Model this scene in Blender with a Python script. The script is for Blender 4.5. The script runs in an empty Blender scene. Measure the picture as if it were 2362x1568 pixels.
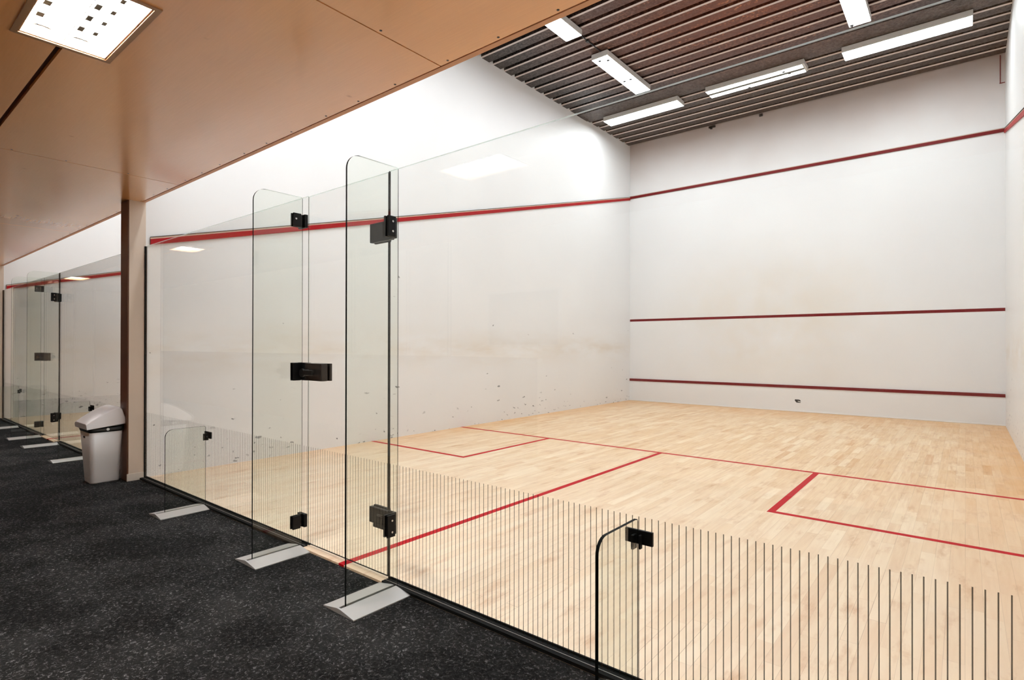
import bpy, bmesh, math, random
from mathutils import Matrix, Vector

C = bpy.context.scene.collection
SC = bpy.context.scene
rnd = random.Random(7)

# ------------------------------------------------------------------ dimensions (metres)
W, L = 6.40, 9.796          # court width and length
WALL = 0.19                 # dividing wall between courts
GH = 2.16                   # glass height
SOF = 2.57                  # corridor soffit height
CEIL = 5.80                 # underside of steel deck
FZ = -0.012                 # carpet level
EDGE = -0.045               # where court floor meets carpet
CY = -3.2                   # corridor rear wall
STEP = W + WALL

# ------------------------------------------------------------------ material helpers
def nodes(name):
    m = bpy.data.materials.new(name)
    m.use_nodes = True
    nt = m.node_tree
    for n in list(nt.nodes):
        nt.nodes.remove(n)
    out = nt.nodes.new('ShaderNodeOutputMaterial')
    return m, nt, out

def N(nt, t, **kw):
    n = nt.nodes.new(t)
    for k, v in kw.items():
        if k in ('operation', 'blend_type', 'data_type', 'noise_dimensions', 'feature', 'voronoi_dimensions', 'interpolation', 'use_clamp', 'clamp', 'distance'):
            setattr(n, k, v)
    return n

def setin(n, **kw):
    for k, v in kw.items():
        n.inputs[k.replace('_', ' ')].default_value = v
    return n

def math_(nt, op, a, b=None, c=None, clamp=False):
    n = nt.nodes.new('ShaderNodeMath')
    n.operation = op
    n.use_clamp = clamp
    for i, v in enumerate((a, b, c)):
        if v is None:
            continue
        if isinstance(v, (int, float)):
            n.inputs[i].default_value = v
        else:
            nt.links.new(v, n.inputs[i])
    return n.outputs[0]

def mix(nt, fac, a, b, blend='MIX'):
    n = nt.nodes.new('ShaderNodeMix')
    n.data_type = 'RGBA'
    n.blend_type = blend
    n.clamp_factor = True
    for sock, v in ((n.inputs[0], fac), (n.inputs[6], a), (n.inputs[7], b)):
        if isinstance(v, (int, float)):
            sock.default_value = v
        elif isinstance(v, tuple):
            sock.default_value = (*v, 1.0) if len(v) == 3 else v
        else:
            nt.links.new(v, sock)
    return n.outputs[2]

def coords(nt):
    tc = nt.nodes.new('ShaderNodeTexCoord')
    sep = nt.nodes.new('ShaderNodeSeparateXYZ')
    nt.links.new(tc.outputs['Object'], sep.inputs[0])
    return tc.outputs['Object'], sep.outputs[0], sep.outputs[1], sep.outputs[2]

def comb(nt, x, y, z):
    n = nt.nodes.new('ShaderNodeCombineXYZ')
    for i, v in enumerate((x, y, z)):
        if isinstance(v, (int, float)):
            n.inputs[i].default_value = v
        else:
            nt.links.new(v, n.inputs[i])
    return n.outputs[0]

def noise(nt, vec, scale, detail=3.0, rough=0.5, dim='3D'):
    n = nt.nodes.new('ShaderNodeTexNoise')
    n.noise_dimensions = dim
    nt.links.new(vec, n.inputs['Vector'])
    n.inputs['Scale'].default_value = scale
    n.inputs['Detail'].default_value = detail
    n.inputs['Roughness'].default_value = rough
    return n.outputs['Fac']

def ramp(nt, fac, lo, hi, a=0.0, b=1.0):
    n = nt.nodes.new('ShaderNodeMapRange')
    n.clamp = True
    nt.links.new(fac, n.inputs[0])
    n.inputs[1].default_value = lo
    n.inputs[2].default_value = hi
    n.inputs[3].default_value = a
    n.inputs[4].default_value = b
    return n.outputs[0]

def white(nt, vec):
    n = nt.nodes.new('ShaderNodeTexWhiteNoise')
    n.noise_dimensions = '3D'
    nt.links.new(vec, n.inputs['Vector'])
    return n.outputs['Value']

def principled(nt, out, color, rough=0.5, metal=0.0, spec=0.5, bump=None, bump_strength=0.1, bump_dist=0.01, coat=0.0):
    p = nt.nodes.new('ShaderNodeBsdfPrincipled')
    if isinstance(color, tuple):
        p.inputs['Base Color'].default_value = (*color, 1)
    else:
        nt.links.new(color, p.inputs['Base Color'])
    if isinstance(rough, (int, float)):
        p.inputs['Roughness'].default_value = rough
    else:
        nt.links.new(rough, p.inputs['Roughness'])
    if isinstance(metal, (int, float)):
        p.inputs['Metallic'].default_value = metal
    else:
        nt.links.new(metal, p.inputs['Metallic'])
    p.inputs['Specular IOR Level'].default_value = spec
    p.inputs['Coat Weight'].default_value = coat
    p.inputs['Coat Roughness'].default_value = 0.2
    if bump is not None:
        b = nt.nodes.new('ShaderNodeBump')
        b.inputs['Strength'].default_value = bump_strength
        b.inputs['Distance'].default_value = bump_dist
        nt.links.new(bump, b.inputs['Height'])
        nt.links.new(b.outputs[0], p.inputs['Normal'])
    nt.links.new(p.outputs[0], out.inputs[0])
    return p

def srgb(r, g, b):
    f = lambda c: (c / 255) / 12.92 if c / 255 <= 0.04045 else ((c / 255 + 0.055) / 1.055) ** 2.4
    return (f(r), f(g), f(b))

def plain(name, col, rough=0.5, metal=0.0, spec=0.5, nscale=12.0, var=0.06, bump=0.0):
    """simple procedural material: colour with slight mottling"""
    m, nt, out = nodes(name)
    v, x, y, z = coords(nt)
    n = noise(nt, v, nscale, 4.0)
    a = tuple(min(1, c * (1 + var)) for c in col)
    b = tuple(c * (1 - var) for c in col)
    c = mix(nt, n, a, b)
    principled(nt, out, c, rough, metal, spec, bump=n if bump else None, bump_strength=bump, bump_dist=0.004)
    return m

# ---- walls
def wall_material(name, marks, base=(0.80, 0.80, 0.80)):
    m, nt, out = nodes(name)
    v, x, y, z = coords(nt)
    n1 = noise(nt, v, 0.9, 4.0)
    c = mix(nt, ramp(nt, n1, 0.35, 0.7), base, tuple(k * 0.965 for k in base))
    wob = nt.nodes.new('ShaderNodeTexNoise')
    wob.inputs['Scale'].default_value = 22.0
    nt.links.new(v, wob.inputs['Vector'])
    if marks:
        # beige grubby band where players brush the wall
        zc = math_(nt, 'SUBTRACT', z, 1.18)
        band = math_(nt, 'SUBTRACT', 1.0, math_(nt, 'MULTIPLY', math_(nt, 'ABSOLUTE', zc), 2.6), clamp=True)
        nb = ramp(nt, noise(nt, comb(nt, math_(nt, 'MULTIPLY', x, 0.8), math_(nt, 'MULTIPLY', y, 0.6), math_(nt, 'MULTIPLY', z, 2.2)), 1.6, 5.0, 0.65), 0.38, 0.7)
        c = mix(nt, math_(nt, 'MULTIPLY', math_(nt, 'MULTIPLY', band, nb), 0.6), c, srgb(210, 196, 176))
        low = ramp(nt, z, 2.0, 0.0)
        c = mix(nt, math_(nt, 'MULTIPLY', low, 0.12), c, srgb(214, 202, 190))
        # dark ball and racket marks, dense near the floor
        for sc_, th, zmax, seed in ((6.0, 0.16, 1.0, 0.0), (14.0, 0.26, 0.62, 3.7), (3.0, 0.07, 2.6, 9.1)):
            vo = nt.nodes.new('ShaderNodeTexVoronoi')
            vo.inputs['Scale'].default_value = sc_
            vec = comb(nt, math_(nt, 'MULTIPLY', x, 0.7), math_(nt, 'ADD', math_(nt, 'MULTIPLY', y, 0.7), seed), math_(nt, 'MULTIPLY', z, 1.6))
            dis = nt.nodes.new('ShaderNodeVectorMath')
            dis.operation = 'ADD'
            nt.links.new(vec, dis.inputs[0])
            sc2 = nt.nodes.new('ShaderNodeVectorMath')
            sc2.operation = 'SCALE'
            sc2.inputs['Scale'].default_value = 0.09
            nt.links.new(wob.outputs['Color'], sc2.inputs[0])
            nt.links.new(sc2.outputs[0], dis.inputs[1])
            nt.links.new(dis.outputs[0], vo.inputs['Vector'])
            sepc = nt.nodes.new('ShaderNodeSeparateColor')
            nt.links.new(vo.outputs['Color'], sepc.inputs[0])
            r = sepc.outputs[0]
            dens = math_(nt, 'MULTIPLY', ramp(nt, z, zmax, 0.0), 0.8)
            keep = math_(nt, 'LESS_THAN', r, dens)
            size = math_(nt, 'MULTIPLY', sepc.outputs[1], th)
            spot = math_(nt, 'LESS_THAN', vo.outputs['Distance'], size)
            f = math_(nt, 'MULTIPLY', math_(nt, 'MULTIPLY', keep, spot), ramp(nt, sepc.outputs[2], 0.0, 1.0, 0.25, 0.9))
            c = mix(nt, f, c, srgb(70, 70, 72))
    principled(nt, out, c, 0.42, 0, 0.35)
    return m

M = {}
M['wall_side'] = wall_material('court side wall paint', True)
M['wall_plain'] = wall_material('court end wall paint', False, (0.78, 0.78, 0.78))

def front_wall():
    m, nt, out = nodes('court front wall paint')
    v, x, y, z = coords(nt)
    c = mix(nt, ramp(nt, noise(nt, v, 0.8, 4.0), 0.35, 0.7), (0.80, 0.80, 0.80), (0.77, 0.765, 0.765))
    # pinkish tone deepening towards the top and beige ball wear above the service line
    up = ramp(nt, math_(nt, 'ADD', z, math_(nt, 'MULTIPLY', noise(nt, v, 2.0, 4.0), 0.5)), 4.75, 6.1)
    c = mix(nt, math_(nt, 'MULTIPLY', up, 0.85), c, srgb(188, 170, 162))
    dz = math_(nt, 'MULTIPLY', math_(nt, 'SUBTRACT', z, 1.7), 0.55)
    dx = math_(nt, 'MULTIPLY', math_(nt, 'SUBTRACT', x, 3.0), 0.36)
    d2 = math_(nt, 'ADD', math_(nt, 'MULTIPLY', dz, dz), math_(nt, 'MULTIPLY', dx, dx))
    wear = math_(nt, 'SUBTRACT', 1.0, math_(nt, 'SQRT', d2), clamp=True)
    wear = math_(nt, 'MULTIPLY', wear, ramp(nt, noise(nt, v, 1.4, 5.0, 0.6), 0.3, 0.65))
    c = mix(nt, math_(nt, 'MULTIPLY', wear, 0.6), c, srgb(218, 206, 186))
    principled(nt, out, c, 0.45, 0, 0.35)
    return m
M['wall_front'] = front_wall()

# ---- maple strip floor
def maple():
    m, nt, out = nodes('maple strip floor')
    v, x, y, z = coords(nt)
    wdt = 0.068
    s = math_(nt, 'DIVIDE', x, wdt)
    si = math_(nt, 'FLOOR', s)
    off = white(nt, comb(nt, si, 3.0, 0.0))
    ln = math_(nt, 'ADD', 0.42, math_(nt, 'MULTIPLY', white(nt, comb(nt, si, 9.0, 0.0)), 0.32))
    t = math_(nt, 'DIVIDE', math_(nt, 'ADD', y, math_(nt, 'MULTIPLY', off, 7.0)), ln)
    ti = math_(nt, 'FLOOR', t)
    r1 = white(nt, comb(nt, si, ti, 1.0))
    r2 = white(nt, comb(nt, si, ti, 2.0))
    gvec = comb(nt, math_(nt, 'ADD', math_(nt, 'MULTIPLY', x, 26.0), math_(nt, 'MULTIPLY', r1, 50)), math_(nt, 'MULTIPLY', y, 1.6), r2)
    grain = noise(nt, gvec, 1.5, 5.0, 0.6)
    big = noise(nt, v, 0.55, 3.0)
    c = mix(nt, r1, srgb(237, 211, 176), srgb(226, 192, 150))
    c = mix(nt, math_(nt, 'MULTIPLY', ramp(nt, grain, 0.4, 0.68), 0.5), c, srgb(202, 152, 104))
    c = mix(nt, math_(nt, 'MULTIPLY', math_(nt, 'GREATER_THAN', r2, 0.982), ramp(nt, grain, 0.25, 0.6, 0.15, 0.6)), c, srgb(200, 146, 92))
    c = mix(nt, math_(nt, 'MULTIPLY', math_(nt, 'LESS_THAN', r2, 0.12), 0.4), c, srgb(243, 223, 192))
    c = mix(nt, math_(nt, 'MULTIPLY', ramp(nt, big, 0.4, 0.7), 0.18), c, srgb(214, 172, 122))
    # paler towards the glass end, amber where nobody steps
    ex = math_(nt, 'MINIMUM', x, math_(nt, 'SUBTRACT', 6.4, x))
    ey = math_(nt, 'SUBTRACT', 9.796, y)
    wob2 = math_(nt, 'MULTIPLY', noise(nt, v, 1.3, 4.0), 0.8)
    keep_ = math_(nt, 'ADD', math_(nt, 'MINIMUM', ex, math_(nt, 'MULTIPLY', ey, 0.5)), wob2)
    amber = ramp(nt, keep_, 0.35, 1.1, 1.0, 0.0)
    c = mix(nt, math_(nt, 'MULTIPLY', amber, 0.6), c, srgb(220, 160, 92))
    rear_pale = ramp(nt, math_(nt, 'ADD', y, wob2), 4.8, 0.6, 0.0, 1.0)
    c = mix(nt, math_(nt, 'MULTIPLY', rear_pale, 0.5), c, srgb(246, 230, 210))
    # soft mineral streaks and knots
    st = noise(nt, comb(nt, math_(nt, 'MULTIPLY', x, 9.0), math_(nt, 'MULTIPLY', y, 2.4), 4.0), 1.0, 6.0, 0.7)
    c = mix(nt, math_(nt, 'MULTIPLY', ramp(nt, st, 0.54, 0.72), 0.55), c, srgb(184, 126, 74))
    # seams between staves and butt ends
    fs = math_(nt, 'FRACT', s)
    es = math_(nt, 'MINIMUM', fs, math_(nt, 'SUBTRACT', 1.0, fs))
    ft = math_(nt, 'FRACT', t)
    et = math_(nt, 'MULTIPLY', math_(nt, 'MINIMUM', ft, math_(nt, 'SUBTRACT', 1.0, ft)), 7.5)
    e = math_(nt, 'LESS_THAN', math_(nt, 'MINIMUM', es, et), 0.012)
    seamdark = ramp(nt, white(nt, comb(nt, si, 21.0, ti)), 0.82, 1.0, 0.25, 0.95)
    c = mix(nt, math_(nt, 'MULTIPLY', e, seamdark), c, srgb(130, 88, 52))
    # black scuffs
    vo = nt.nodes.new('ShaderNodeTexVoronoi')
    vo.inputs['Scale'].default_value = 5.0
    nt.links.new(comb(nt, x, math_(nt, 'MULTIPLY', y, 0.5), 0.0), vo.inputs['Vector'])
    sp = nt.nodes.new('ShaderNodeSeparateColor')
    nt.links.new(vo.outputs['Color'], sp.inputs[0])
    sc = math_(nt, 'MULTIPLY', math_(nt, 'LESS_THAN', vo.outputs['Distance'], 0.03), math_(nt, 'LESS_THAN', sp.outputs[0], 0.16))
    c = mix(nt, math_(nt, 'MULTIPLY', sc, 0.7), c, srgb(60, 45, 35))
    rough = ramp(nt, noise(nt, v, 3.0, 4.0), 0.3, 0.7, 0.38, 0.55)
    principled(nt, out, c, rough, 0, 0.4)
    return m
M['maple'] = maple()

# ---- carpet
def carpet():
    m, nt, out = nodes('black needle felt carpet')
    v, x, y, z = coords(nt)
    warp = nt.nodes.new('ShaderNodeTexNoise')
    warp.inputs['Scale'].default_value = 38.0
    nt.links.new(v, warp.inputs['Vector'])
    va = nt.nodes.new('ShaderNodeVectorMath'); va.operation = 'SCALE'; va.inputs['Scale'].default_value = 0.05
    nt.links.new(warp.outputs['Color'], va.inputs[0])
    vb = nt.nodes.new('ShaderNodeVectorMath'); vb.operation = 'ADD'
    nt.links.new(v, vb.inputs[0]); nt.links.new(va.outputs[0], vb.inputs[1])
    f1 = noise(nt, vb.outputs[0], 75.0, 4.0, 0.7)
    f2 = noise(nt, v, 46.0, 4.0, 0.7)
    patch = noise(nt, v, 1.7, 5.0, 0.6)
    c = mix(nt, ramp(nt, f1, 0.35, 0.75), (0.005, 0.005, 0.005), (0.036, 0.036, 0.036))
    c = mix(nt, ramp(nt, f2, 0.5, 0.85), c, (0.008, 0.008, 0.008))
    # light fibres
    fib = math_(nt, 'MULTIPLY', ramp(nt, f1, 0.565, 0.70), ramp(nt, patch, 0.42, 0.62, 0.3, 1.3))
    c = mix(nt, math_(nt, 'MULTIPLY', fib, 0.8), c, (0.36, 0.36, 0.37))
    c = mix(nt, math_(nt, 'MULTIPLY', ramp(nt, patch, 0.46, 0.66), 0.4), c, (0.06, 0.06, 0.06))
    principled(nt, out, c, 1.0, 0, 0.05, bump=f1, bump_strength=0.9, bump_dist=0.006)
    return m
M['carpet'] = carpet()

# ---- varnished plywood soffit
def plywood():
    m, nt, out = nodes('varnished plywood')
    v, x, y, z = coords(nt)
    g = noise(nt, comb(nt, math_(nt, 'MULTIPLY', x, 0.5), math_(nt, 'MULTIPLY', y, 2.2), 0.0), 1.2, 3.0, 0.5)
    fine = noise(nt, comb(nt, math_(nt, 'MULTIPLY', x, 3.0), math_(nt, 'MULTIPLY', y, 60.0), 0.0), 2.0, 3.0)
    c = mix(nt, g, srgb(250, 184, 116), srgb(238, 166, 100))
    c = mix(nt, math_(nt, 'MULTIPLY', fine, 0.16), c, srgb(150, 96, 56))
    # small oval knots
    vo = nt.nodes.new('ShaderNodeTexVoronoi')
    vo.inputs['Scale'].default_value = 3.4
    nt.links.new(comb(nt, math_(nt, 'MULTIPLY', x, 1.4), math_(nt, 'MULTIPLY', y, 1.1), 0.3), vo.inputs['Vector'])
    sp = nt.nodes.new('ShaderNodeSeparateColor')
    nt.links.new(vo.outputs['Color'], sp.inputs[0])
    k = math_(nt, 'MULTIPLY', math_(nt, 'SUBTRACT', 1.0, math_(nt, 'MULTIPLY', vo.outputs['Distance'], 13.0), clamp=True), math_(nt, 'LESS_THAN', sp.outputs[0], 0.4))
    c = mix(nt, math_(nt, 'MULTIPLY', k, 0.6), c, srgb(170, 108, 62))
    rough = 0.25
    principled(nt, out, c, rough, 0, 1.0, coat=1.0)
    return m
M['ply'] = plywood()
M['groove'] = plain('dark shadow gap timber', srgb(70, 34, 14), 0.7)
M['ply_trim'] = plain('pale soffit edge strip', srgb(212, 160, 122), 0.5)

# ---- steel deck
def deck():
    m, nt, out = nodes('galvanised steel deck')
    v, x, y, z = coords(nt)
    sp = noise(nt, v, 26.0, 6.0, 0.75)
    sp2 = noise(nt, comb(nt, math_(nt, 'MULTIPLY', x, 9.0), math_(nt, 'MULTIPLY', y, 30.0), z), 1.0, 5.0, 0.7)
    big = noise(nt, v, 0.35, 3.0)
    c = mix(nt, ramp(nt, sp, 0.4, 0.72), srgb(38, 35, 35), srgb(128, 120, 116))
    c = mix(nt, math_(nt, 'MULTIPLY', ramp(nt, sp2, 0.48, 0.7), 0.6), c, srgb(92, 84, 80))
    # rusty brown film around the middle of the deck
    dx = math_(nt, 'MULTIPLY', math_(nt, 'SUBTRACT', x, 3.6), 0.34)
    dy = math_(nt, 'MULTIPLY', math_(nt, 'SUBTRACT', y, 5.9), 0.50)
    d = math_(nt, 'SQRT', math_(nt, 'ADD', math_(nt, 'MULTIPLY', dx, dx), math_(nt, 'MULTIPLY', dy, dy)))
    rust = math_(nt, 'MULTIPLY', math_(nt, 'SUBTRACT', 1.15, d, clamp=True), ramp(nt, sp2, 0.25, 0.6, 0.45, 1.0))
    c = mix(nt, math_(nt, 'MULTIPLY', rust, 0.85), c, srgb(128, 72, 48))
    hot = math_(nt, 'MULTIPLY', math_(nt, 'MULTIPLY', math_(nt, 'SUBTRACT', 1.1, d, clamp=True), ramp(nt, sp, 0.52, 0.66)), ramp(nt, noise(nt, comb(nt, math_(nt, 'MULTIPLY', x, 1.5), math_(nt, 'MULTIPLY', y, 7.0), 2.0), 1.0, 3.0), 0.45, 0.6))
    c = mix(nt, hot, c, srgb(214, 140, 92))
    principled(nt, out, c, ramp(nt, sp, 0.3, 0.7, 0.36, 0.55), 0.75, 0.5, bump=sp, bump_strength=0.15, bump_dist=0.004)
    return m
M['deck'] = deck()
M['deck_lip'] = plain('deck lip with painted lamp light', srgb(216, 204, 200), 0.45, 0.2, 0.5, 20)  # paler than the deck: lamp light on the lip put into its colour

# ---- glass: thin architectural glass as tinted transmission plus angle dependent reflection
def glass(name, tint, stripes=False):
    m, nt, out = nodes(name)
    v, x, y, z = coords(nt)
    tr = nt.nodes.new('ShaderNodeBsdfTransparent')
    tr.inputs[0].default_value = (*tint, 1)
    gl = nt.nodes.new('ShaderNodeBsdfGlossy')
    gl.inputs['Roughness'].default_value = 0.0
    gl.inputs[0].default_value = (1, 1, 1, 1)
    lw = nt.nodes.new('ShaderNodeLayerWeight')
    f = math_(nt, 'POWER', lw.outputs['Facing'], 5.0)
    lw.inputs['Blend'].default_value = 0.5
    f = math_(nt, 'ADD', 0.034, math_(nt, 'MULTIPLY', f, 0.90), clamp=True)
    mx = nt.nodes.new('ShaderNodeMixShader')
    nt.links.new(f, mx.inputs[0])
    nt.links.new(tr.outputs[0], mx.inputs[1])
    nt.links.new(gl.outputs[0], mx.inputs[2])
    last = mx.outputs[0]
    if stripes:
        # fine dark bars printed on the corridor face, 25 mm apart, up to 0.61 m
        s = math_(nt, 'FRACT', math_(nt, 'ADD', math_(nt, 'DIVIDE', math_(nt, 'SUBTRACT', x, 4.717), 0.0253), 100.5))
        bar = math_(nt, 'LESS_THAN', math_(nt, 'ABSOLUTE', math_(nt, 'SUBTRACT', s, 0.5)), 0.068)
        bar = math_(nt, 'MULTIPLY', bar, math_(nt, 'LESS_THAN', z, 0.612))
        bar = math_(nt, 'MULTIPLY', bar, math_(nt, 'LESS_THAN', y, 0.0))
        bar = math_(nt, 'MULTIPLY', bar, 0.86)
        df = nt.nodes.new('ShaderNodeBsdfDiffuse')
        df.inputs[0].default_value = (*srgb(62, 50, 38), 1)
        mx2 = nt.nodes.new('ShaderNodeMixShader')
        nt.links.new(bar, mx2.inputs[0])
        nt.links.new(last, mx2.inputs[1])
        nt.links.new(df.outputs[0], mx2.inputs[2])
        last = mx2.outputs[0]
    nt.links.new(last, out.inputs[0])
    return m
M['pane'] = glass('toughened glass wall', (0.985, 0.993, 0.987), True)
M['fin_glass'] = glass('green tinted fin glass', (0.950, 0.967, 0.947))
M_late = None
def edge_soft():
    m, nt, out = nodes('ground glass edge seen through the pane')
    v, x, y, z = coords(nt)
    tr = nt.nodes.new('ShaderNodeBsdfTransparent'); tr.inputs[0].default_value = (0.55, 0.62, 0.56, 1)
    tl = nt.nodes.new('ShaderNodeBsdfTranslucent'); tl.inputs[0].default_value = (0.75, 0.80, 0.77, 1)
    mx = nt.nodes.new('ShaderNodeMixShader')
    nt.links.new(ramp(nt, noise(nt, v, 8.0), 0.2, 0.8, 0.35, 0.45), mx.inputs[0])
    nt.links.new(tr.outputs[0], mx.inputs[1]); nt.links.new(tl.outputs[0], mx.inputs[2])
    nt.links.new(mx.outputs[0], out.inputs[0])
    return m
M['edge_soft'] = edge_soft()
M['edge_clear'] = glass('clear side edge of the glass', (0.94, 0.96, 0.94))
M['glass_edge'] = plain('polished dark glass edge', (0.003, 0.004, 0.0035), 0.6, 0, 0.08)

M['red'] = plain('red court line paint', srgb(186, 0, 18), 0.6, spec=0.2, nscale=30)
M['red_side'] = plain('red side batten paint', srgb(160, 0, 14), 0.5, spec=0.25, nscale=20)
M['red_dark'] = plain('deep red batten paint', srgb(112, 0, 12), 0.5, spec=0.25, nscale=20)
M['cream'] = plain('cream primer strip', srgb(225, 200, 180), 0.5)
M['shadow_gap'] = plain('dark joint', srgb(60, 45, 38), 0.7)
M['white_trim'] = plain('white painted trim', (0.82, 0.81, 0.80), 0.4)
M['black_metal'] = plain('black powder coated metal', (0.003, 0.003, 0.003), 0.45, 0.0, 0.25, 40)
M['lock_metal'] = plain('dark bronze lock case', (0.05, 0.042, 0.036), 0.25, 0.6, 0.5, 40)
M['bolt'] = plain('bright steel bolt head', (0.55, 0.55, 0.55), 0.25, 1.0)
M['steel_plate'] = plain('brushed aluminium plate', (0.62, 0.62, 0.62), 0.42, 0.55, 0.5, 9, 0.05)
M['channel'] = plain('black anodised channel', (0.006, 0.006, 0.006), 0.7, 0.0, 0.15)
M['channel_lip'] = plain('pale channel lip', (0.30, 0.29, 0.27), 0.35, 0.6)
M['brown_board'] = plain('dark brown laminate', srgb(104, 62, 36), 0.5)
M['beige_paint'] = plain('beige wall end paint', srgb(214, 198, 182), 0.5, nscale=3)
M['corridor_paint'] = plain('warm white corridor paint', srgb(226, 214, 200), 0.6, nscale=2)
M['fixture'] = plain('white enamelled fixture', (0.62, 0.60, 0.57), 0.4)
M['lamp_frame'] = plain('bronze anodised lamp frame', srgb(176, 138, 104), 0.35, 0.3)
M['louvre'] = plain('mirror louvre blade', (0.85, 0.85, 0.85), 0.25, 0.6)
M['slot'] = plain('grey louvre slot', (0.12, 0.12, 0.10), 0.6)
M['speck'] = plain('dark fixing', (0.02, 0.02, 0.02), 0.5)
M['bin_body'] = plain('grey plastic bin body', (0.76, 0.76, 0.77), 0.35, nscale=5, var=0.03)
M['bin_lid'] = plain('pale plastic bin lid', (0.82, 0.81, 0.83), 0.35, nscale=5, var=0.02)
M['bin_black'] = plain('black plastic rim', (0.008, 0.008, 0.008), 0.4)
M['cork'] = plain('grey notice board felt', srgb(120, 120, 124), 0.9)
M['board_frame'] = plain('aluminium board frame', (0.6, 0.6, 0.6), 0.35, 0.9)
M['bounce_tile'] = plain('pale bounce tile', srgb(226, 214, 198), 0.4, nscale=2)
M['skirting'] = plain('pale timber skirting', srgb(214, 204, 192), 0.5)

def emit(name, col, strength):
    m, nt, out = nodes(name)
    v, x, y, z = coords(nt)
    e = nt.nodes.new('ShaderNodeEmission')
    c = mix(nt, noise(nt, v, 2.0), col, tuple(k * 0.97 for k in col))
    nt.links.new(c, e.inputs[0])
    e.inputs[1].default_value = strength
    nt.links.new(e.outputs[0], out.inputs[0])
    return m
COURT_E, CORR_E = 15.2, 58.0
M['tube'] = emit('court lamp diffuser', (0.915, 0.965, 1.0), COURT_E)
M['tube_far'] = emit('neighbour court lamp diffuser', (0.93, 0.975, 1.0), 30.0)
M['panel'] = emit('corridor lamp diffuser', (1.0, 0.97, 0.93), CORR_E)

# ------------------------------------------------------------------ mesh helpers
class MB:
    """collects shapes for one mesh, with material slots"""
    def __init__(s):
        s.bm = bmesh.new(); s.mats = []
    def slot(s, m):
        if m not in s.mats: s.mats.append(m)
        return s.mats.index(m)
    def box(s, x0, x1, y0, y1, z0, z1, m, bevel=0.0, seg=2):
        i = s.slot(m)
        P = [(x0, y0, z0), (x1, y0, z0), (x1, y1, z0), (x0, y1, z0), (x0, y0, z1), (x1, y0, z1), (x1, y1, z1), (x0, y1, z1)]
        v = [s.bm.verts.new(p) for p in P]
        fs = [s.bm.faces.new([v[a] for a in q]) for q in ((0, 3, 2, 1), (4, 5, 6, 7), (0, 1, 5, 4), (1, 2, 6, 5), (2, 3, 7, 6), (3, 0, 4, 7))]
        for f in fs: f.material_index = i
        if bevel > 0:
            es = list({e for f in fs for e in f.edges})
            r = bmesh.ops.bevel(s.bm, geom=es, offset=bevel, segments=seg, affect='EDGES', profile=0.5)
            for f in r['faces']: f.material_index = i
        return fs
    def prism(s, pts, axis, a, b, m, side=None, bevel=0.0):
        """outline pts in the two other axes, extruded along axis from a to b; side = material of the rim"""
        i = s.slot(m); j = s.slot(side) if side else i
        def P(p, t):
            return {0: (t, p[0], p[1]), 1: (p[0], t, p[1]), 2: (p[0], p[1], t)}[axis]
        A = [s.bm.verts.new(P(p, a)) for p in pts]
        B = [s.bm.verts.new(P(p, b)) for p in pts]
        fs = [s.bm.faces.new(A), s.bm.faces.new(B)]
        for f in fs: f.material_index = i
        n = len(pts)
        for k in range(n):
            f = s.bm.faces.new((A[k], A[(k + 1) % n], B[(k + 1) % n], B[k]))
            f.material_index = j
            fs.append(f)
        if bevel > 0:
            es = list({e for f in fs for e in f.edges})
            r = bmesh.ops.bevel(s.bm, geom=es, offset=bevel, segments=2, affect='EDGES', profile=0.5)
            for f in r['faces']: f.material_index = i
    def cyl(s, c, r, h, axis, m, n=20, r2=None):
        i = s.slot(m); r2 = r if r2 is None else r2
        def P(t, rr, k):
            a = 2 * math.pi * k / n; u, w = rr * math.cos(a), rr * math.sin(a)
            return {0: (c[0] + t, c[1] + u, c[2] + w), 1: (c[0] + u, c[1] + t, c[2] + w), 2: (c[0] + u, c[1] + w, c[2] + t)}[axis]
        A = [s.bm.verts.new(P(0, r, k)) for k in range(n)]
        B = [s.bm.verts.new(P(h, r2, k)) for k in range(n)]
        s.bm.faces.new(A).material_index = i
        s.bm.faces.new(B).material_index = i
        for k in range(n):
            f = s.bm.faces.new((A[k], A[(k + 1) % n], B[(k + 1) % n], B[k])); f.material_index = i; f.smooth = True
    def loft(s, rings, m, smooth=True):
        i = s.slot(m)
        R = [[s.bm.verts.new(p) for p in r] for r in rings]
        n = len(R[0])
        for a, b in zip(R, R[1:]):
            for k in range(n):
                f = s.bm.faces.new((a[k], a[(k + 1) % n], b[(k + 1) % n], b[k])); f.material_index = i; f.smooth = smooth
        s.bm.faces.new(R[0]).material_index = i
        s.bm.faces.new(R[-1]).material_index = i
    def build(s, name, parent=None, kind=None, label=None, cat=None, group=None):
        bmesh.ops.recalc_face_normals(s.bm, faces=s.bm.faces)
        me = bpy.data.meshes.new(name)
        s.bm.to_mesh(me); s.bm.free()
        for m in s.mats: me.materials.append(m)
        o = bpy.data.objects.new(name, me)
        C.objects.link(o)
        if parent:
            o.parent = parent
            o.matrix_parent_inverse = Matrix.Translation(-parent.location)
        tag(o, label, cat, group, kind)
        return o

def glow(b, x0, x1, y0, y1, z0, z1, m):
    """lamp diffuser: opal underside gives off the light, rim and back are enamel"""
    fs = b.box(x0, x1, y0, y1, z0, z1, M['fixture'])
    i = b.slot(m)
    for f in fs:
        f.normal_update()
        if f.normal.z < -0.5: f.material_index = i

def tag(o, label=None, cat=None, group=None, kind=None):
    if label: o['label'] = label
    if cat: o['category'] = cat
    if group: o['group'] = group
    if kind: o['kind'] = kind

def thing(name, loc, label, cat, group=None, kind=None):
    o = bpy.data.objects.new(name, None)
    o.empty_display_size = 0.1
    C.objects.link(o); o.location = loc
    tag(o, label, cat, group, kind)
    return o

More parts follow.
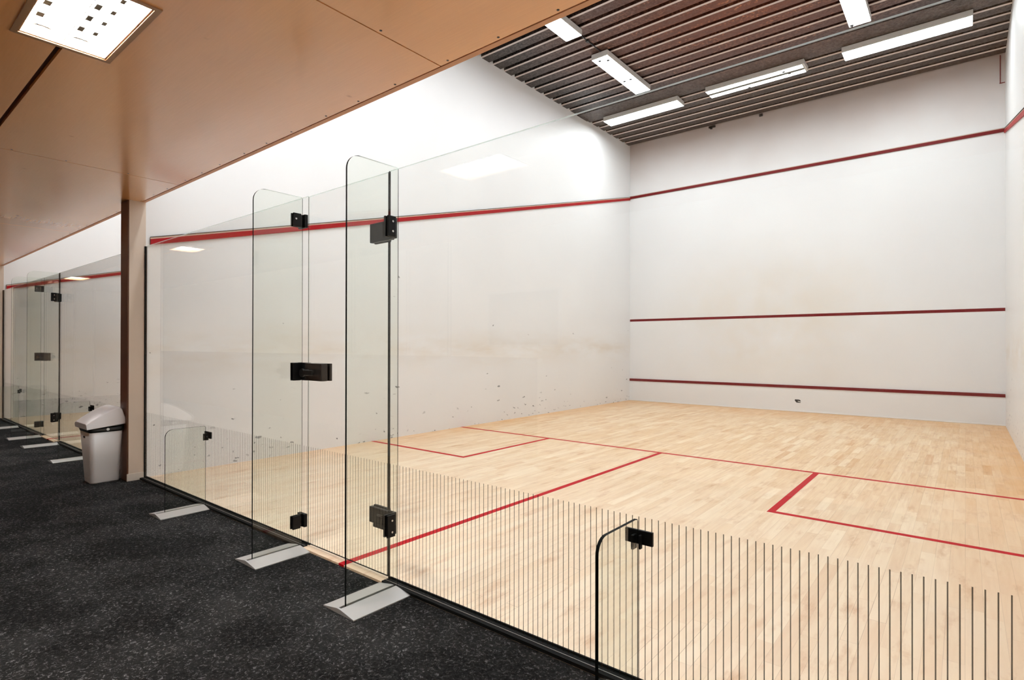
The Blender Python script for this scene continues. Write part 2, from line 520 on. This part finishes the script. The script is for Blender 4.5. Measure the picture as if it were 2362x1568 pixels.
def copy_tree(o, dx, label, parent=None):
    c = o.copy(); C.objects.link(c)
    if parent is None:
        c.location.x += dx
        c['label'] = label
    else:
        c.parent = parent
        c.matrix_parent_inverse = o.matrix_parent_inverse.copy()
    for ch in [q for q in list(bpy.data.objects) if q.parent == o]:
        copy_tree(ch, 0, None, c)
    return c

def rounded(x0, x1, y0, y1, r, z, n=5):
    pts = []
    for cx, cy, a0 in ((x1 - r, y1 - r, 0), (x0 + r, y1 - r, 90), (x0 + r, y0 + r, 180), (x1 - r, y0 + r, 270)):
        for k in range(n + 1):
            a = math.radians(a0 + 90 * k / n)
            pts.append((cx + r * math.cos(a), cy + r * math.sin(a), z))
    return pts

# ------------------------------------------------------------------ courts
def slope(y): return 2.171 + 0.2446 * y

def court(x0, tagword, suffix):
    X0, X1 = x0, x0 + W
    first = suffix == 0
    # floor with its painted lines
    b = MB()
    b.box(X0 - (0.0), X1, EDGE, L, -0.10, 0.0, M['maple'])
    t = 0.0012
    hx = X0 + 3.197; ys = 4.258; yb = 2.602; xa = X0 + 1.623; xb = X0 + 4.796; h = 0.025
    b.box(X0, X1, ys - h, ys + h, 0, t, M['red'])
    b.box(hx - h, hx + h, EDGE - 0.0008, ys - h, -0.011, t, M['red'])
    b.box(X0, xa + h, yb - h, yb + h, 0, t, M['red'])
    b.box(xa - h, xa + h, yb + h, ys - h, 0, t, M['red'])
    b.box(xb - h, X1, yb - h, yb + h, 0, t, M['red'])
    b.box(xb - h, xb + h, yb + h, ys - h, 0, t, M['red'])
    b.build('floor' if first else 'floor_neighbour', kind='structure', cat='floor',
            label='maple strip squash floor with red service box lines, ' + tagword)
    # front wall
    b = MB()
    b.box(X0, X1, L, L + 0.15, -0.1, CEIL + 0.1, M['wall_front'])
    if first:
        # old drip marks and hooks under the deck
        b.box(1.80, 1.93, L - 0.03, L, 5.765, 5.80, M['speck'])
        b.box(1.83, 1.87, L - 0.03, L, 5.74, 5.80, M['speck'])
        b.box(2.79, 2.85, L - 0.03, L, 5.755, 5.80, M['speck'])
        b.box(6.335, 6.345, L - 0.01, L, 5.36, 5.80, M['red_dark'])
        b.box(6.33, 6.396, L - 0.01, L, 5.355, 5.365, M['red_dark'])
    b.build('wall_front' if first else 'wall_front_neighbour', kind='structure', cat='wall',
            label='white front wall at the far end, ' + tagword)
    b = MB()
    b.box(X0 + .003, X1 - .003, L - 0.020, L, 4.590, 4.640, M['red_dark'])
    b.box(X0, X1, L - 0.014, L, 4.640, 4.650, M['cream'])
    b.box(X0, X1, L - 0.006, L, 4.650, 4.655, M['shadow_gap'])
    b.build('trim_1' if first else 'trim_11', kind='structure', cat='court line', label='red out line batten high on the front wall, ' + tagword)
    b = MB(); b.box(X0 + .004, X1 - .004, L - 0.003, L, 1.792, 1.842, M['red_dark'])
    b.build('trim_2' if first else 'trim_12', kind='structure', cat='court line', label='red service line half way up the front wall, ' + tagword)
    b = MB()
    b.box(X0, X1, L - 0.012, L, 0.0, 0.445, M['wall_plain'])
    b.box(X0 + .004, X1 - .004, L - 0.022, L, 0.445, 0.497, M['red_dark'])
    if first:
        pts = [(3.425, .232), (3.50, .230), (3.515, .222), (3.530, .196), (3.505, .201), (3.482, .206), (3.470, .196), (3.525, .180), (3.522, .172), (3.455, .171), (3.442, .186), (3.425, .205)]
        b.prism(pts, 1, L - 0.0135, L - 0.012, M['speck'])
    b.build('trim_3' if first else 'trim_13', kind='structure', cat='court line', label='low white tin board topped by a red line, ' + tagword)
    if first:
        o = bpy.data.objects['wall_front']
    b = MB(); b.box(X0, X1, L - 0.020, L - 0.012, 0.002, 0.022, M['white_trim'])
    b.build('baseboard_front' if first else 'baseboard_front_neighbour', kind='structure', cat='baseboard', label='thin white strip along the foot of the front wall, ' + tagword)
    # sloping side battens
    for sgn, xx, nm in ((1, X0, 'left'), (-1, X1, 'right')):
        b = MB()
        def par(z0, z1, d, m, ya=0.035, yb_=L - 0.02):
            x_a, x_b = (xx, xx + d * sgn)
            b.prism([(ya, slope(ya) + z0), (yb_, slope(yb_) + z0), (yb_, slope(yb_) + z1), (ya, slope(ya) + z1)], 0, min(x_a, x_b), max(x_a, x_b), m)
        par(0.0, 0.052, 0.018, M['red_side'])
        par(0.052, 0.068, 0.012, M['cream'])
        par(0.068, 0.074, 0.020, M['shadow_gap'])
        b.build(('trim_4' if nm == 'left' else 'trim_5') if first else ('trim_14' if nm == 'left' else 'trim_15'), kind='structure', cat='court line',
                label='red batten sloping up the %s side wall, %s' % (nm, tagword))
    # steel deck ceiling
    b = MB(); i = b.slot(M['deck'])
    i2 = b.slot(M['deck_lip'])
    per = 0.285; prof = [(0.0, 0.0), (0.176, 0.0), (0.184, 0.085), (0.262, 0.085), (0.268, 0.015)]
    y = -0.135; rows = []
    while y < L + 0.02:
        for dy, dz in prof:
            if y + dy < L + 0.02: rows.append((y + dy, CEIL + dz))
        y += per
    va = [b.bm.verts.new((X0 - 0.0, p[0], p[1])) for p in rows]
    vb = [b.bm.verts.new((X1 + 0.0, p[0], p[1])) for p in rows]
    for k in range(len(rows) - 1):
        f = b.bm.faces.new((va[k], va[k + 1], vb[k + 1], vb[k])); f.material_index = i2 if k % 5 == 4 else i
    b.box(X0, X1, -0.02, L + 0.1, CEIL + 0.12, CEIL + 0.2, M['deck'])
    b.box(X0, X1, 7.53, 7.90, CEIL - 0.016, CEIL - 0.001, M['deck'])
    b.build('ceiling' if first else 'ceiling_neighbour', kind='structure', cat='ceiling', label='dark corrugated steel deck ceiling high ' + tagword)
    # wall above the soffit, facing the court
    b = MB(); b.box(X0, X1, -0.14, 0.0, SOF + 0.16, CEIL + 0.12, M['wall_plain'])
    b.build('wall_back' if first else 'wall_back_neighbour', kind='structure', cat='wall', label='white upper wall above the glass, ' + tagword)

court(0.0, 'nearest court', 0)
court(-STEP, 'neighbouring court', 1)

# side walls (run on 0.145 m past the glass as wall ends)
def wall_end(x0, x1, name, lab, full=True):
    b = MB()
    b.box(x0, x1, 0.0, L + 0.1, -0.1, CEIL + 0.12, M['wall_side'])
    b.box(x0 + 0.0, x1, -0.135, 0.0, FZ, SOF - 0.0, M['beige_paint'])
    b.box(x0 - 0.002, x1 - 0.004, -0.145, -0.135, FZ, SOF, M['brown_board'])
    b.build(name, kind='structure', cat='wall', label=lab)
wall_end(-WALL, 0.0, 'wall_left', 'white side wall with scuffs and brown faced wall end, between the two courts')
wall_end(W, W + WALL, 'wall_right', 'white side wall at the right edge of the nearest court')
wall_end(-STEP - WALL, -STEP, 'wall_far', 'white side wall at the far left of the neighbouring court')
b = MB()
b.prism([(-0.145, FZ), (0.012, FZ), (0.012, 0.035), (0.0, 0.045), (-0.145, 0.045)], 1, -0.135, -0.010, M['skirting'])
b.bm.free()
b = MB(); b.box(0.0, 0.010, -0.150, -0.012, FZ, 0.055, M['skirting'], 0.002)
b.build('baseboard_pillar', kind='structure', cat='baseboard', label='short pale skirting block at the foot of the beige wall end')

# corridor shell
b = MB()
b.box(-10.5, 6.7, CY, EDGE, -0.1, FZ, M['carpet'])
b.box(6.59, 6.7, EDGE, -0.0, -0.1, FZ, M['carpet'])
b.build('floor_corridor', kind='structure', cat='carpet', label='black flecked carpet of the viewing corridor')
b = MB(); b.box(6.7, 12.0, CY, 0.0, -0.1, FZ, M['bounce_tile'])  # unseen pale floor, added to bounce lamp light up to the soffit
b.build('floor_added_lobby', kind='structure', cat='floor', label='pale tiled floor of the lobby added behind the camera to bounce light')
b = MB(); b.box(6.59, 12.0, 0.0, 0.15, -0.1, SOF + 0.1, M['corridor_paint'])  # unseen wall of the lobby added for bounced light
b.build('wall_added_lobby', kind='structure', cat='wall', label='warm white unseen wall of the added lobby, right of the nearest court')
b = MB(); b.box(-10.5, 12.0, CY - 0.15, CY, -0.1, SOF + 0.1, M['corridor_paint'])
b.box(-10.5, 2.2, CY, CY + 0.02, FZ, 1.10, M['brown_board'])  # unseen brown lower band, added to darken reflections in the bin
b.build('wall_corridor', kind='structure', cat='wall', label='warm white corridor wall facing the glass courts')
b = MB(); b.box(-10.65, -10.5, CY, L, -0.1, SOF + 0.1, M['corridor_paint'])
b.build('wall_corridor_end', kind='structure', cat='wall', label='warm white wall closing the far end of the corridor')
b = MB(); b.box(12.0, 12.15, CY, 0.2, -0.1, SOF + 0.1, M['corridor_paint'])
b.build('wall_corridor_near', kind='structure', cat='wall', label='warm white wall closing the near end of the corridor')

# soffit of plywood sheets with shadow gaps and openings for the recessed lamps
LW, LD = 0.613, 0.315
lamps = [(2.820, -1.390), (-2.640, -1.455), (7.3, -1.39)]
lamps = [(2.820, -1.390), (-2.640, -1.455), (-8.1, -1.45), (6.75, -1.39), (8.20, -1.39), (9.60, -1.39)]  # last three are unseen, added past the carpet to brighten the soffit
b = MB()
xs_seam = [-10.5, -8.475, -5.36, -2.245, 0.87, 3.985, 7.10, 12.0]
xcuts = sorted(xs_seam + [v for lx, ly in lamps for v in (lx, lx + LW)])
g = 0.0035
for a, c_ in zip(xcuts, xcuts[1:]):
    lamp = next((q for q in lamps if abs(q[0] - a) < 1e-6), None)
    gx0 = a + (g if a in xs_seam else 0); gx1 = c_ - (g if c_ in xs_seam else 0)
    rows = [(CY, -1.253), (-1.229, -0.038)]
    if lamp:
        y0, y1 = lamp[1], lamp[1] + LD
        rows = [(CY, y0), (y1, -0.038)]
    for ya, yb in rows:
        b.box(gx0, gx1, ya, yb, SOF, SOF + 0.018, M['ply'])
    # backing
    if lamp:
        b.box(a, c_, CY, lamp[1], SOF + 0.018, SOF + 0.16, M['groove'])
        b.box(a, c_, lamp[1] + LD, -0.0, SOF + 0.018, SOF + 0.16, M['groove'])
    else:
        b.box(a, c_, CY, 0.0, SOF + 0.018, SOF + 0.16, M['groove'])
b.box(-10.5, 12.0, -0.030, 0.0, SOF, SOF + 0.018, M['ply_trim'])
for k in range(-9, 8):
    for d in (0.0, 0.31, 0.62):
        b.cyl((k + d + 0.05, -0.055, SOF - 0.0012), 0.006, 0.002, 2, M['speck'], 10)
for xx in (0.895, 4.008):
    for yy in (-0.41, -0.8, -1.1, -1.6, -2.2):
        b.cyl((xx, yy, SOF - 0.0012), 0.006, 0.002, 2, M['speck'], 10)
b.build('ceiling_corridor', kind='structure', cat='ceiling', label='low varnished plywood soffit over the corridor')

# recessed louvre lamps
def recessed(lx, ly, label):
    t = thing('recessed_lamp', (lx + LW / 2, ly + LD / 2, SOF), label, 'ceiling light', 'recessed corridor lamps')
    b = MB(); w = 0.022
    b.box(lx - w, lx + LW + w, ly - w, ly, SOF - 0.006, SOF + 0.001, M['lamp_frame'])
    b.box(lx - w, lx + LW + w, ly + LD, ly + LD + w, SOF - 0.006, SOF + 0.001, M['lamp_frame'])
    b.box(lx - w, lx, ly, ly + LD, SOF - 0.006, SOF + 0.001, M['lamp_frame'])
    b.box(lx + LW, lx + LW + w, ly, ly + LD, SOF - 0.006, SOF + 0.001, M['lamp_frame'])
    # upstand inside the opening
    k = 0.006
    b.box(lx, lx + LW, ly, ly + k, SOF, SOF + 0.07, M['lamp_frame'])
    b.box(lx, lx + LW, ly + LD - k, ly + LD, SOF, SOF + 0.07, M['lamp_frame'])
    b.box(lx, lx + k, ly + k, ly + LD - k, SOF, SOF + 0.07, M['lamp_frame'])
    b.box(lx + LW - k, lx + LW, ly + k, ly + LD - k, SOF, SOF + 0.07, M['lamp_frame'])
    b.build('frame', t)
    b = MB(); glow(b, lx + k, lx + LW - k, ly + k, ly + LD - k, SOF + 0.045, SOF + 0.06, M['panel'])
    b.build('diffuser', t)
    b = MB()
    z0, z1 = SOF + 0.022, SOF + 0.044
    ym = ly + LD / 2
    b.box(lx + k, lx + LW - k, ym - 0.0015, ym + 0.0015, z0, z1, M['louvre'])
    n = 8
    for q in range(1, n):
        xx = lx + LW * q / n
        b.box(xx - 0.0015, xx + 0.0015, ly + k, ly + LD - k, z0, z1, M['louvre'])
    for u in (0.055, 0.172, 0.293, 0.413, 0.531):
        for w_, sx_, sy_ in ((0.043, 0.026, 0.012), (0.180, 0.030, 0.010), (0.232, 0.022, 0.008)):
            if u < 0.1: continue
            b.box(lx + u - sx_ * 0.8, lx + u + sx_ * 0.8, ly + w_ - sy_, ly + w_ + sy_, z0 - 0.001, z0 + 0.003, M['slot'])
    for w_ in (0.070, 0.205):
        b.prism([(lx + 0.058, ly + w_ - 0.045), (lx + 0.075, ly + w_ - 0.020), (lx + 0.080, ly + w_), (lx + 0.075, ly + w_ + 0.020), (lx + 0.058, ly + w_ + 0.045), (lx + 0.068, ly + w_)], 2, z0 - 0.001, z0 + 0.003, M['slot'])
    b.build('louvre', t)
recessed(*lamps[0], 'bright square-celled recessed lamp in the plywood soffit, top left corner of the photo')
recessed(*lamps[1], 'recessed louvre lamp over the corridor beyond the beige wall end')
recessed(*lamps[3], 'unseen louvre lamp added to brighten the soffit, first past the carpet edge')
recessed(*lamps[4], 'unseen louvre lamp added to brighten the soffit, middle of the lobby')
recessed(*lamps[5], 'unseen louvre lamp added to brighten the soffit, far side of the lobby')
recessed(*lamps[2], 'recessed louvre lamp at the far end of the corridor')

# surface mounted court lamps
def court_lamp(x0, x1, y0, y1, label, twin=False, dots=(), tube='tube'):
    t = thing('court_lamp', ((x0 + x1) / 2, (y0 + y1) / 2, 5.70), label, 'ceiling light', 'fluorescent lamps under the steel deck')
    b = MB()
    zb, zt = 5.712, CEIL - 0.010
    b.box(x0, x1, y0, y1, zb, zt, M['fixture'], 0.004)
    b.build('housing', t)
    along_x = (x1 - x0) > (y1 - y0)
    b = MB(); e = 0.006
    if twin:
        ym = (y0 + y1) / 2
        glow(b, x0 + e, x1 - 0.03, y0 + e, ym - 0.036, zb - 0.008, zb - 0.001, M['tube'])
        glow(b, x0 + e, x1 - 0.03, ym + 0.036, y1 - e, zb - 0.008, zb - 0.001, M['tube'])
    else:
        glow(b, x0 + e, x1 - e, y0 + e, y1 - e, zb - 0.008, zb - 0.001, M[tube])
    b.build('diffuser', t)
    if twin:
        b = MB(); b.box(x0 + e, x1 - 0.03, ym - 0.036, ym + 0.036, zb - 0.014, zb - 0.001, M['slot'], 0.002)
        b.build('centre_strip', t)
    for u, w in dots:
        b = MB()
        b.cyl((x0 + (x1 - x0) * u, y0 + (y1 - y0) * w, zb - 0.0165), 0.024, 0.008, 2, M['speck'], 12)
        b.build('clip', t)
    return t
court_lamp(0.358, 1.882, 7.93, 8.25, 'left of three white lamps in the row nearest the front wall')
court_lamp(2.388, 3.948, 7.93, 8.25, 'middle twin-strip lamp with dark centre line near the front wall', True, ((0.80, 0.25), (0.84, 0.6), (0.42, 0.94)))
court_lamp(4.463, 6.000, 7.93, 8.25, 'long right-hand lamp in the row nearest the front wall')
court_lamp(1.400, 1.682, 5.715, 7.24, 'white lamp with small black clips, behind the left front-row lamp', False, ((0.35, 0.06), (0.75, 0.10), (0.30, 0.62), (0.68, 0.62)))
court_lamp(1.393, 1.665, 3.48, 5.01, 'lamp half hidden by the plywood soffit edge, on the left side')
court_lamp(4.660, 4.925, 5.70, 7.22, 'lamp cut by the top edge of the photo, on the right side', False, ((0.15, 0.97),))
court_lamp(4.660, 4.925, 3.48, 5.01, 'right-hand lamp over the middle of the nearest court, above the photo')
court_lamp(1.393, 1.665, 1.25, 2.78, 'left-hand lamp over the rear of the nearest court, above the soffit')
court_lamp(4.660, 4.925, 1.25, 2.78, 'right-hand lamp over the rear of the nearest court, above the soffit')
for nm_, a_, c_ in (('left', 0.36, 1.88), ('middle', 2.39, 3.95), ('right-hand', 4.46, 6.0)):  # unseen rear row, added to brighten the floor and glass
    court_lamp(a_, c_, 0.55, 0.87, nm_ + ' unseen lamp added above the glass to brighten the rear floor')
for i, (xx, yy) in enumerate(((1.4, 1.25), (4.66, 1.25), (1.4, 4.2), (4.66, 4.2), (1.4, 7.2), (4.66, 7.2))):
    court_lamp(xx - STEP, xx - STEP + 0.27, yy, yy + 1.53, ('left' if i % 2 == 0 else 'right') + '-hand lamp over the ' + ('rear', 'middle', 'front')[i // 2] + ' of the neighbouring court', tube='tube_far')
# conduit between the two left lamps
b = MB()
b.box(1.560, 1.572, 5.00, 5.73, 5.785, 5.797, M['speck'])
b.box(1.545, 1.587, 5.30, 5.345, 5.775, 5.797, M['speck'])
b.box(1.545, 1.587, 5.09, 5.12, 5.780, 5.797, M['speck'])
b.build('lamp_cable', label='thin dark cable linking two lamps under the steel deck', cat='cable')

# ------------------------------------------------------------------ glass back wall
def pane_mesh(x0, x1, z0, z1, soft=0):
    b = MB(); i = b.slot(M['pane']); j = b.slot(M['glass_edge']); k = b.slot(M['edge_soft']); kc = b.slot(M['edge_clear'])
    for f in b.box(x0, x1, -0.006, 0.006, z0, z1, M['pane']):
        f.normal_update()
        if abs(f.normal.y) < 0.5: f.material_index = j
        if f.normal.z > 0.5: f.material_index = k
        if soft and soft * f.normal.x > 0.5: f.material_index = kc
    if soft < 0: b.box(x0 - 0.0004, x0 + 0.0004, -0.0062, -0.0035, z0, z1 - 0.001, M['glass_edge'])
    return b
HX0, HX1 = 2.786, 3.556
def glass_front(dx, base, word):
    made = []
    w1 = pane_mesh(0.008 + dx, 2.780 + dx, 0.004, GH, 1).build('window_%d' % base, kind='structure', cat='glass wall', label='frameless glass panel left of the glass door, %s court' % word)
    w2 = pane_mesh(3.562 + dx, 6.388 + dx, 0.004, GH).build('window_%d' % (base + 1), kind='structure', cat='glass wall', label='long frameless glass panel right of the glass door, %s court' % word)
    # floor channel and side channels
    b = MB()
    for a, c_ in ((0.0, 2.786), (3.56, 6.4)):
        b.box(a + dx, c_ + dx, -0.0465, -0.008, -0.010, 0.005, M['channel'])
        b.box(a + dx, c_ + dx, -0.0265, -0.0235, 0.005, 0.0070, M['channel_lip'])
        b.box(a + dx, c_ + dx, 0.007, 0.014, 0.0, 0.010, M['channel'])
    b.box(0.0 + dx, 0.007 + dx, -0.010, 0.010, 0.0, GH, M['channel'])
    b.box(6.389 + dx, 6.4 + dx, -0.012, 0.012, 0.0, GH, M['channel'])
    b.build('trim_%d' % (base + 5), kind='structure', cat='channel', label='black channel along the foot of the glass, %s court' % word)
    # door
    t = thing('door_%d' % base, ((HX0 + HX1) / 2 + dx, 0, 0.014), 'frameless glass door with black hinges and lock, %s court' % word, 'door', kind='structure')
    pane_mesh(HX0 + dx, HX1 + dx, 0.014, GH - 0.004, -1).build('glass_leaf', t)
    for z0, z1 in ((1.790, 1.892), (0.284, 0.368)):
        b = MB()
        b.box(3.430 + dx, 3.610 + dx, -0.030, -0.0065, z0, z1, M['black_metal'], 0.003)
        b.box(3.420 + dx, 3.550 + dx, 0.0065, 0.022, z0, z1, M['black_metal'], 0.003)
        if z0 < 1:
            b.box(3.470 + dx, 3.560 + dx, -0.036, -0.012, z0 - 0.018, z0 + 0.004, M['black_metal'], 0.004)
            b.cyl((3.50 + dx, -0.030, z0 + 0.05), 0.006, 0.10, 0, M['black_metal'], 12)
        b.build('hinge', t)
    b = MB()
    b.box(2.822 + dx, 2.998 + dx, -0.050, -0.0065, 1.024, 1.128, M['lock_metal'], 0.003)
    b.box(2.822 + dx, 2.998 + dx, 0.0065, 0.025, 1.024, 1.128, M['lock_metal'], 0.003)
    lk = b.build('lock_case', t)
    b = MB()
    b.cyl((2.862 + dx, -0.086, 1.072), 0.019, 0.036, 1, M['black_metal'], 20)
    b.cyl((2.862 + dx, -0.098, 1.072), 0.024, 0.014, 1, M['black_metal'], 24)
    b.box(2.862 + dx, 2.965 + dx, -0.096, -0.080, 1.058, 1.090, M['black_metal'], 0.006)
    b.build('lever', lk)
    return t
glass_front(0.0, 1, 'nearest')
glass_front(-STEP, 3, 'neighbouring')

# perpendicular glass fins
def fin(xc, tall, label, kind_):
    t = thing('glass_fin', (xc, -0.19, FZ), label, 'glass fin', 'glass fins propping the glass walls')
    top = 2.148 if tall else 0.612
    r = 0.075 if tall else 0.055
    y0, y1 = -0.342 if tall else -0.316, -0.034
    pts = [(y1, 0.004), (y1, top - 0.006), (y1 - 0.006, top)]
    for k in range(9):
        a = math.radians(90 + 90 * k / 8)
        pts.append((y0 + r + r * math.cos(a), top - r + r * math.sin(a)))
    pts.append((y0, 0.004))
    b = MB(); b.prism(pts, 0, xc - 0.006, xc + 0.006, M['fin_glass'], side=M['glass_edge'])
    ks = b.slot(M['edge_soft'])
    for q in b.bm.faces:
        q.normal_update()
        if q.material_index == b.slot(M['glass_edge']):
            c_ = q.calc_center_median()
            if abs(c_.y - y1) < 0.001: q.material_index = b.slot(M['edge_clear'])
            elif (tall and c_.z > top - 0.004 and c_.y > y0 + r): q.material_index = ks
    b.box(xc + 0.0035, xc + 0.0062, y1 - 0.0006, y1 + 0.0006, 0.004, top - 0.007, M['glass_edge'])
    b.build('glass_blade', t)
    # base plate with a shallow ridge and a slot line
    hw = 0.120 if tall else 0.115
    b = MB()
    for sg in (-1, 1):
        prof = [(xc + sg * 0.009, 0.0115), (xc + sg * 0.03, 0.0085), (xc + sg * hw, FZ + 0.006), (xc + sg * hw, FZ + 0.001), (xc + sg * 0.009, FZ + 0.001)]
        b.prism(prof, 1, -0.382, -0.047, M['steel_plate'])
    b.box(xc - 0.009, xc + 0.009, -0.372, -0.047, FZ + 0.001, 0.0035, M['shadow_gap'])
    b.box(xc - 0.009, xc + 0.009, -0.382, -0.372, FZ + 0.001, 0.0112, M['steel_plate'])
    b.build('base_plate', t)
    def clamp(parts, bolts=()):
        b = MB()
        for p in parts: b.box(*p, M['black_metal'], 0.002)
        o = b.build('clamp', t)
        for c in bolts:
            b = MB(); b.cyl(c, 0.0055, 0.004, 0, M['bolt'], 14); b.build('bolt', o)
    f = xc
    if kind_ == 'latch':
        for z0, z1, bl in ((1.962, 2.043, 1), (1.022, 1.130, 0), (0.117, 0.196, 0)):
            p = [(f - 0.018, f - 0.0065, -0.100, -0.026, z0, z1), (f + 0.0065, f + 0.017, -0.100, -0.048, z0, z1), (f - 0.055, f + 0.0225, -0.028, -0.0065, z0, z1)]
            if z0 > 1 and z0 < 1.5: p.append((f + 0.0065, f + 0.060, -0.040, -0.0065, z0 + 0.0, z1))
            clamp(p, [(f + 0.017, -0.084, z0 + 0.045)] if bl else ())
    elif kind_ == 'hinge':
        for z0, z1 in ((1.788, 1.892), (0.268, 0.380)):
            clamp([(f + 0.0065, f + 0.017, -0.108, -0.058, z0, z1), (f - 0.019, f - 0.0065, -0.108, -0.040, z0, z1), (f - 0.060, f - 0.0065, -0.044, -0.0305, z0, z1)],
                  [(f + 0.017, -0.080, z0 + 0.026), (f + 0.017, -0.080, z1 - 0.028)])
    else:
        clamp([(f - 0.054, f + 0.054, -0.018, -0.0065, 0.515, 0.566), (f - 0.017, f - 0.0065, -0.046, -0.016, 0.500, 0.552), (f + 0.0065, f + 0.015, -0.034, -0.016, 0.502, 0.552)], [(f + 0.015, -0.026, 0.53)] if xc < 4 else ())
    return t
f1 = fin(1.385, False, 'low glass fin nearest the beige wall end, rounded top corner', 'low')
f2 = fin(2.760, True, 'tall glass fin carrying the door latch, left of the glass door', 'latch')
f3 = fin(3.667, True, 'tallest glass fin with black door hinge clamps, nearest court', 'hinge')
f4 = fin(5.000, False, 'low glass fin with black edge in the near foreground', 'low')
copy_tree(f1, -STEP, 'low glass fin at the far end of the neighbouring court')
copy_tree(f2, -STEP, 'tall latch-side glass fin of the neighbouring court door')
copy_tree(f3, -STEP, 'tall hinge-side glass fin of the neighbouring court door')
copy_tree(f4, -STEP, 'low glass fin standing behind the waste bin')

# ------------------------------------------------------------------ waste bin
t = thing('waste_bin', (-0.225, -0.28, FZ), 'grey swing lid waste bin beside the brown wall end', 'bin')
b = MB()
b.loft([rounded(-0.335, -0.115, -0.388, -0.170, 0.035, FZ), rounded(-0.340, -0.110, -0.392, -0.166, 0.040, 0.0),
        rounded(-0.372, -0.090, -0.402, -0.160, 0.040, 0.24), rounded(-0.400, -0.070, -0.412, -0.154, 0.040, 0.452)], M['bin_body'])
bd = b.build('body', t)
b = MB(); b.box(-0.27, -0.22, -0.413, -0.402, 0.395, 0.412, M['bin_black'], 0.002)
b.build('grip_slot', bd)
b = MB()
b.loft([rounded(-0.402, -0.068, -0.414, -0.152, 0.040, 0.452), rounded(-0.402, -0.068, -0.420, -0.140, 0.040, 0.470), rounded(-0.395, -0.075, -0.420, -0.135, 0.040, 0.497)], M['bin_black'])
b.cyl((-0.074, -0.275, 0.474), 0.012, 0.008, 0, M['bin_body'], 14)
b.build('rim', t)
b = MB()
prof = [(-0.438, 0.478), (-0.442, 0.534), (-0.40, 0.568), (-0.35, 0.600), (-0.30, 0.630), (-0.25, 0.655), (-0.21, 0.668), (-0.185, 0.668), (-0.168, 0.655), (-0.150, 0.600), (-0.132, 0.545), (-0.118, 0.525), (-0.120, 0.516)]
low = lambda y_: 0.484 + (y_ + 0.438) * 0.10
rings = []
for x_, ins in ((-0.418, 0.030), (-0.412, 0.010), (-0.385, 0.0), (-0.235, 0.0), (-0.085, 0.0), (-0.058, 0.010), (-0.052, 0.030)):
    ring = []
    for (py, pz) in prof:
        lo = low(py)
        ring.append((x_ if True else 0, py, max(lo, pz - ins * (1.0 if pz > lo + 0.03 else 0.15))))
    ring.append((x_, -0.30, low(-0.30)))
    rings.append(ring)
b.loft(rings, M['bin_lid'], False)
ld = b.build('lid', t)
for p in ld.data.polygons: p.use_smooth = True
mod = ld.modifiers.new('bevel', 'BEVEL'); mod.width = 0.006; mod.segments = 2; mod.limit_method = 'ANGLE'; mod.angle_limit = math.radians(40)
ld.data.set_sharp_from_angle(angle=math.radians(35))

# notice board on the corridor wall (seen mirrored in the glass)
t = thing('notice_board', (0, CY, 1.5), 'grey notice board on the corridor wall, seen only as a reflection', 'notice board')
t.location = (2.0, CY, 1.55)
b = MB(); b.box(1.5, 2.5, CY, CY + 0.02, 1.25, 1.85, M['cork']); b.build('felt_panel', t)
b = MB()
for q in ((1.47, 2.53, 1.22, 1.25), (1.47, 2.53, 1.85, 1.88), (1.47, 1.5, 1.25, 1.85), (2.5, 2.53, 1.25, 1.85)):
    b.box(q[0], q[1], CY, CY + 0.03, q[2], q[3], M['board_frame'])
b.build('frame', t)

# ------------------------------------------------------------------ camera
cx, cy, cz, yaw, pitch, roll, f, sx, sy = 5.9177, -1.9015, 1.2354, -0.6901, 0.0028, 0.0017, 1289.9943, -18.9492, 9.7936
cam = bpy.data.cameras.new('camera'); co = bpy.data.objects.new('camera', cam); C.objects.link(co)
cam.sensor_width = 36; cam.sensor_fit = 'HORIZONTAL'
cam.lens = 36 * f / 2362
cam.shift_x = -sx / 2362; cam.shift_y = sy / 2362
cam.clip_start = 0.02
c_, s_ = math.cos(yaw), math.sin(yaw)
fw = Vector((s_ * math.cos(pitch), c_ * math.cos(pitch), math.sin(pitch)))
r = Vector((c_, -s_, 0)); u = r.cross(fw)
r2 = r * math.cos(roll) + u * math.sin(roll); u2 = -r * math.sin(roll) + u * math.cos(roll)
co.matrix_world = Matrix(((r2.x, u2.x, -fw.x, cx), (r2.y, u2.y, -fw.y, cy), (r2.z, u2.z, -fw.z, cz), (0, 0, 0, 1)))
SC.camera = co

# ------------------------------------------------------------------ world and view
w = bpy.data.worlds.new('world'); SC.world = w; w.use_nodes = True
bg = w.node_tree.nodes.get('Background') or w.node_tree.nodes.new('ShaderNodeBackground')
bg.inputs[0].default_value = (1, 0.97, 0.94, 1); bg.inputs[1].default_value = 0.05
SC.view_settings.view_transform = 'Standard'
SC.view_settings.look = 'None'
SC.view_settings.exposure = 0.90
SC.view_settings.gamma = 1.0
SC.view_settings.use_curve_mapping = False
SC.cycles.transparent_max_bounces = 24
SC.cycles.max_bounces = 6
SC.cycles.diffuse_bounces = 4
SC.cycles.glossy_bounces = 4
SC.cycles.transmission_bounces = 4
SC.cycles.use_adaptive_sampling = True
SC.cycles.adaptive_threshold = 0.10
SC.cycles.use_light_tree = False
SC.cycles.adaptive_min_samples = 16
SC.cycles.use_denoising = True
SC.cycles.sample_clamp_indirect = 6.0
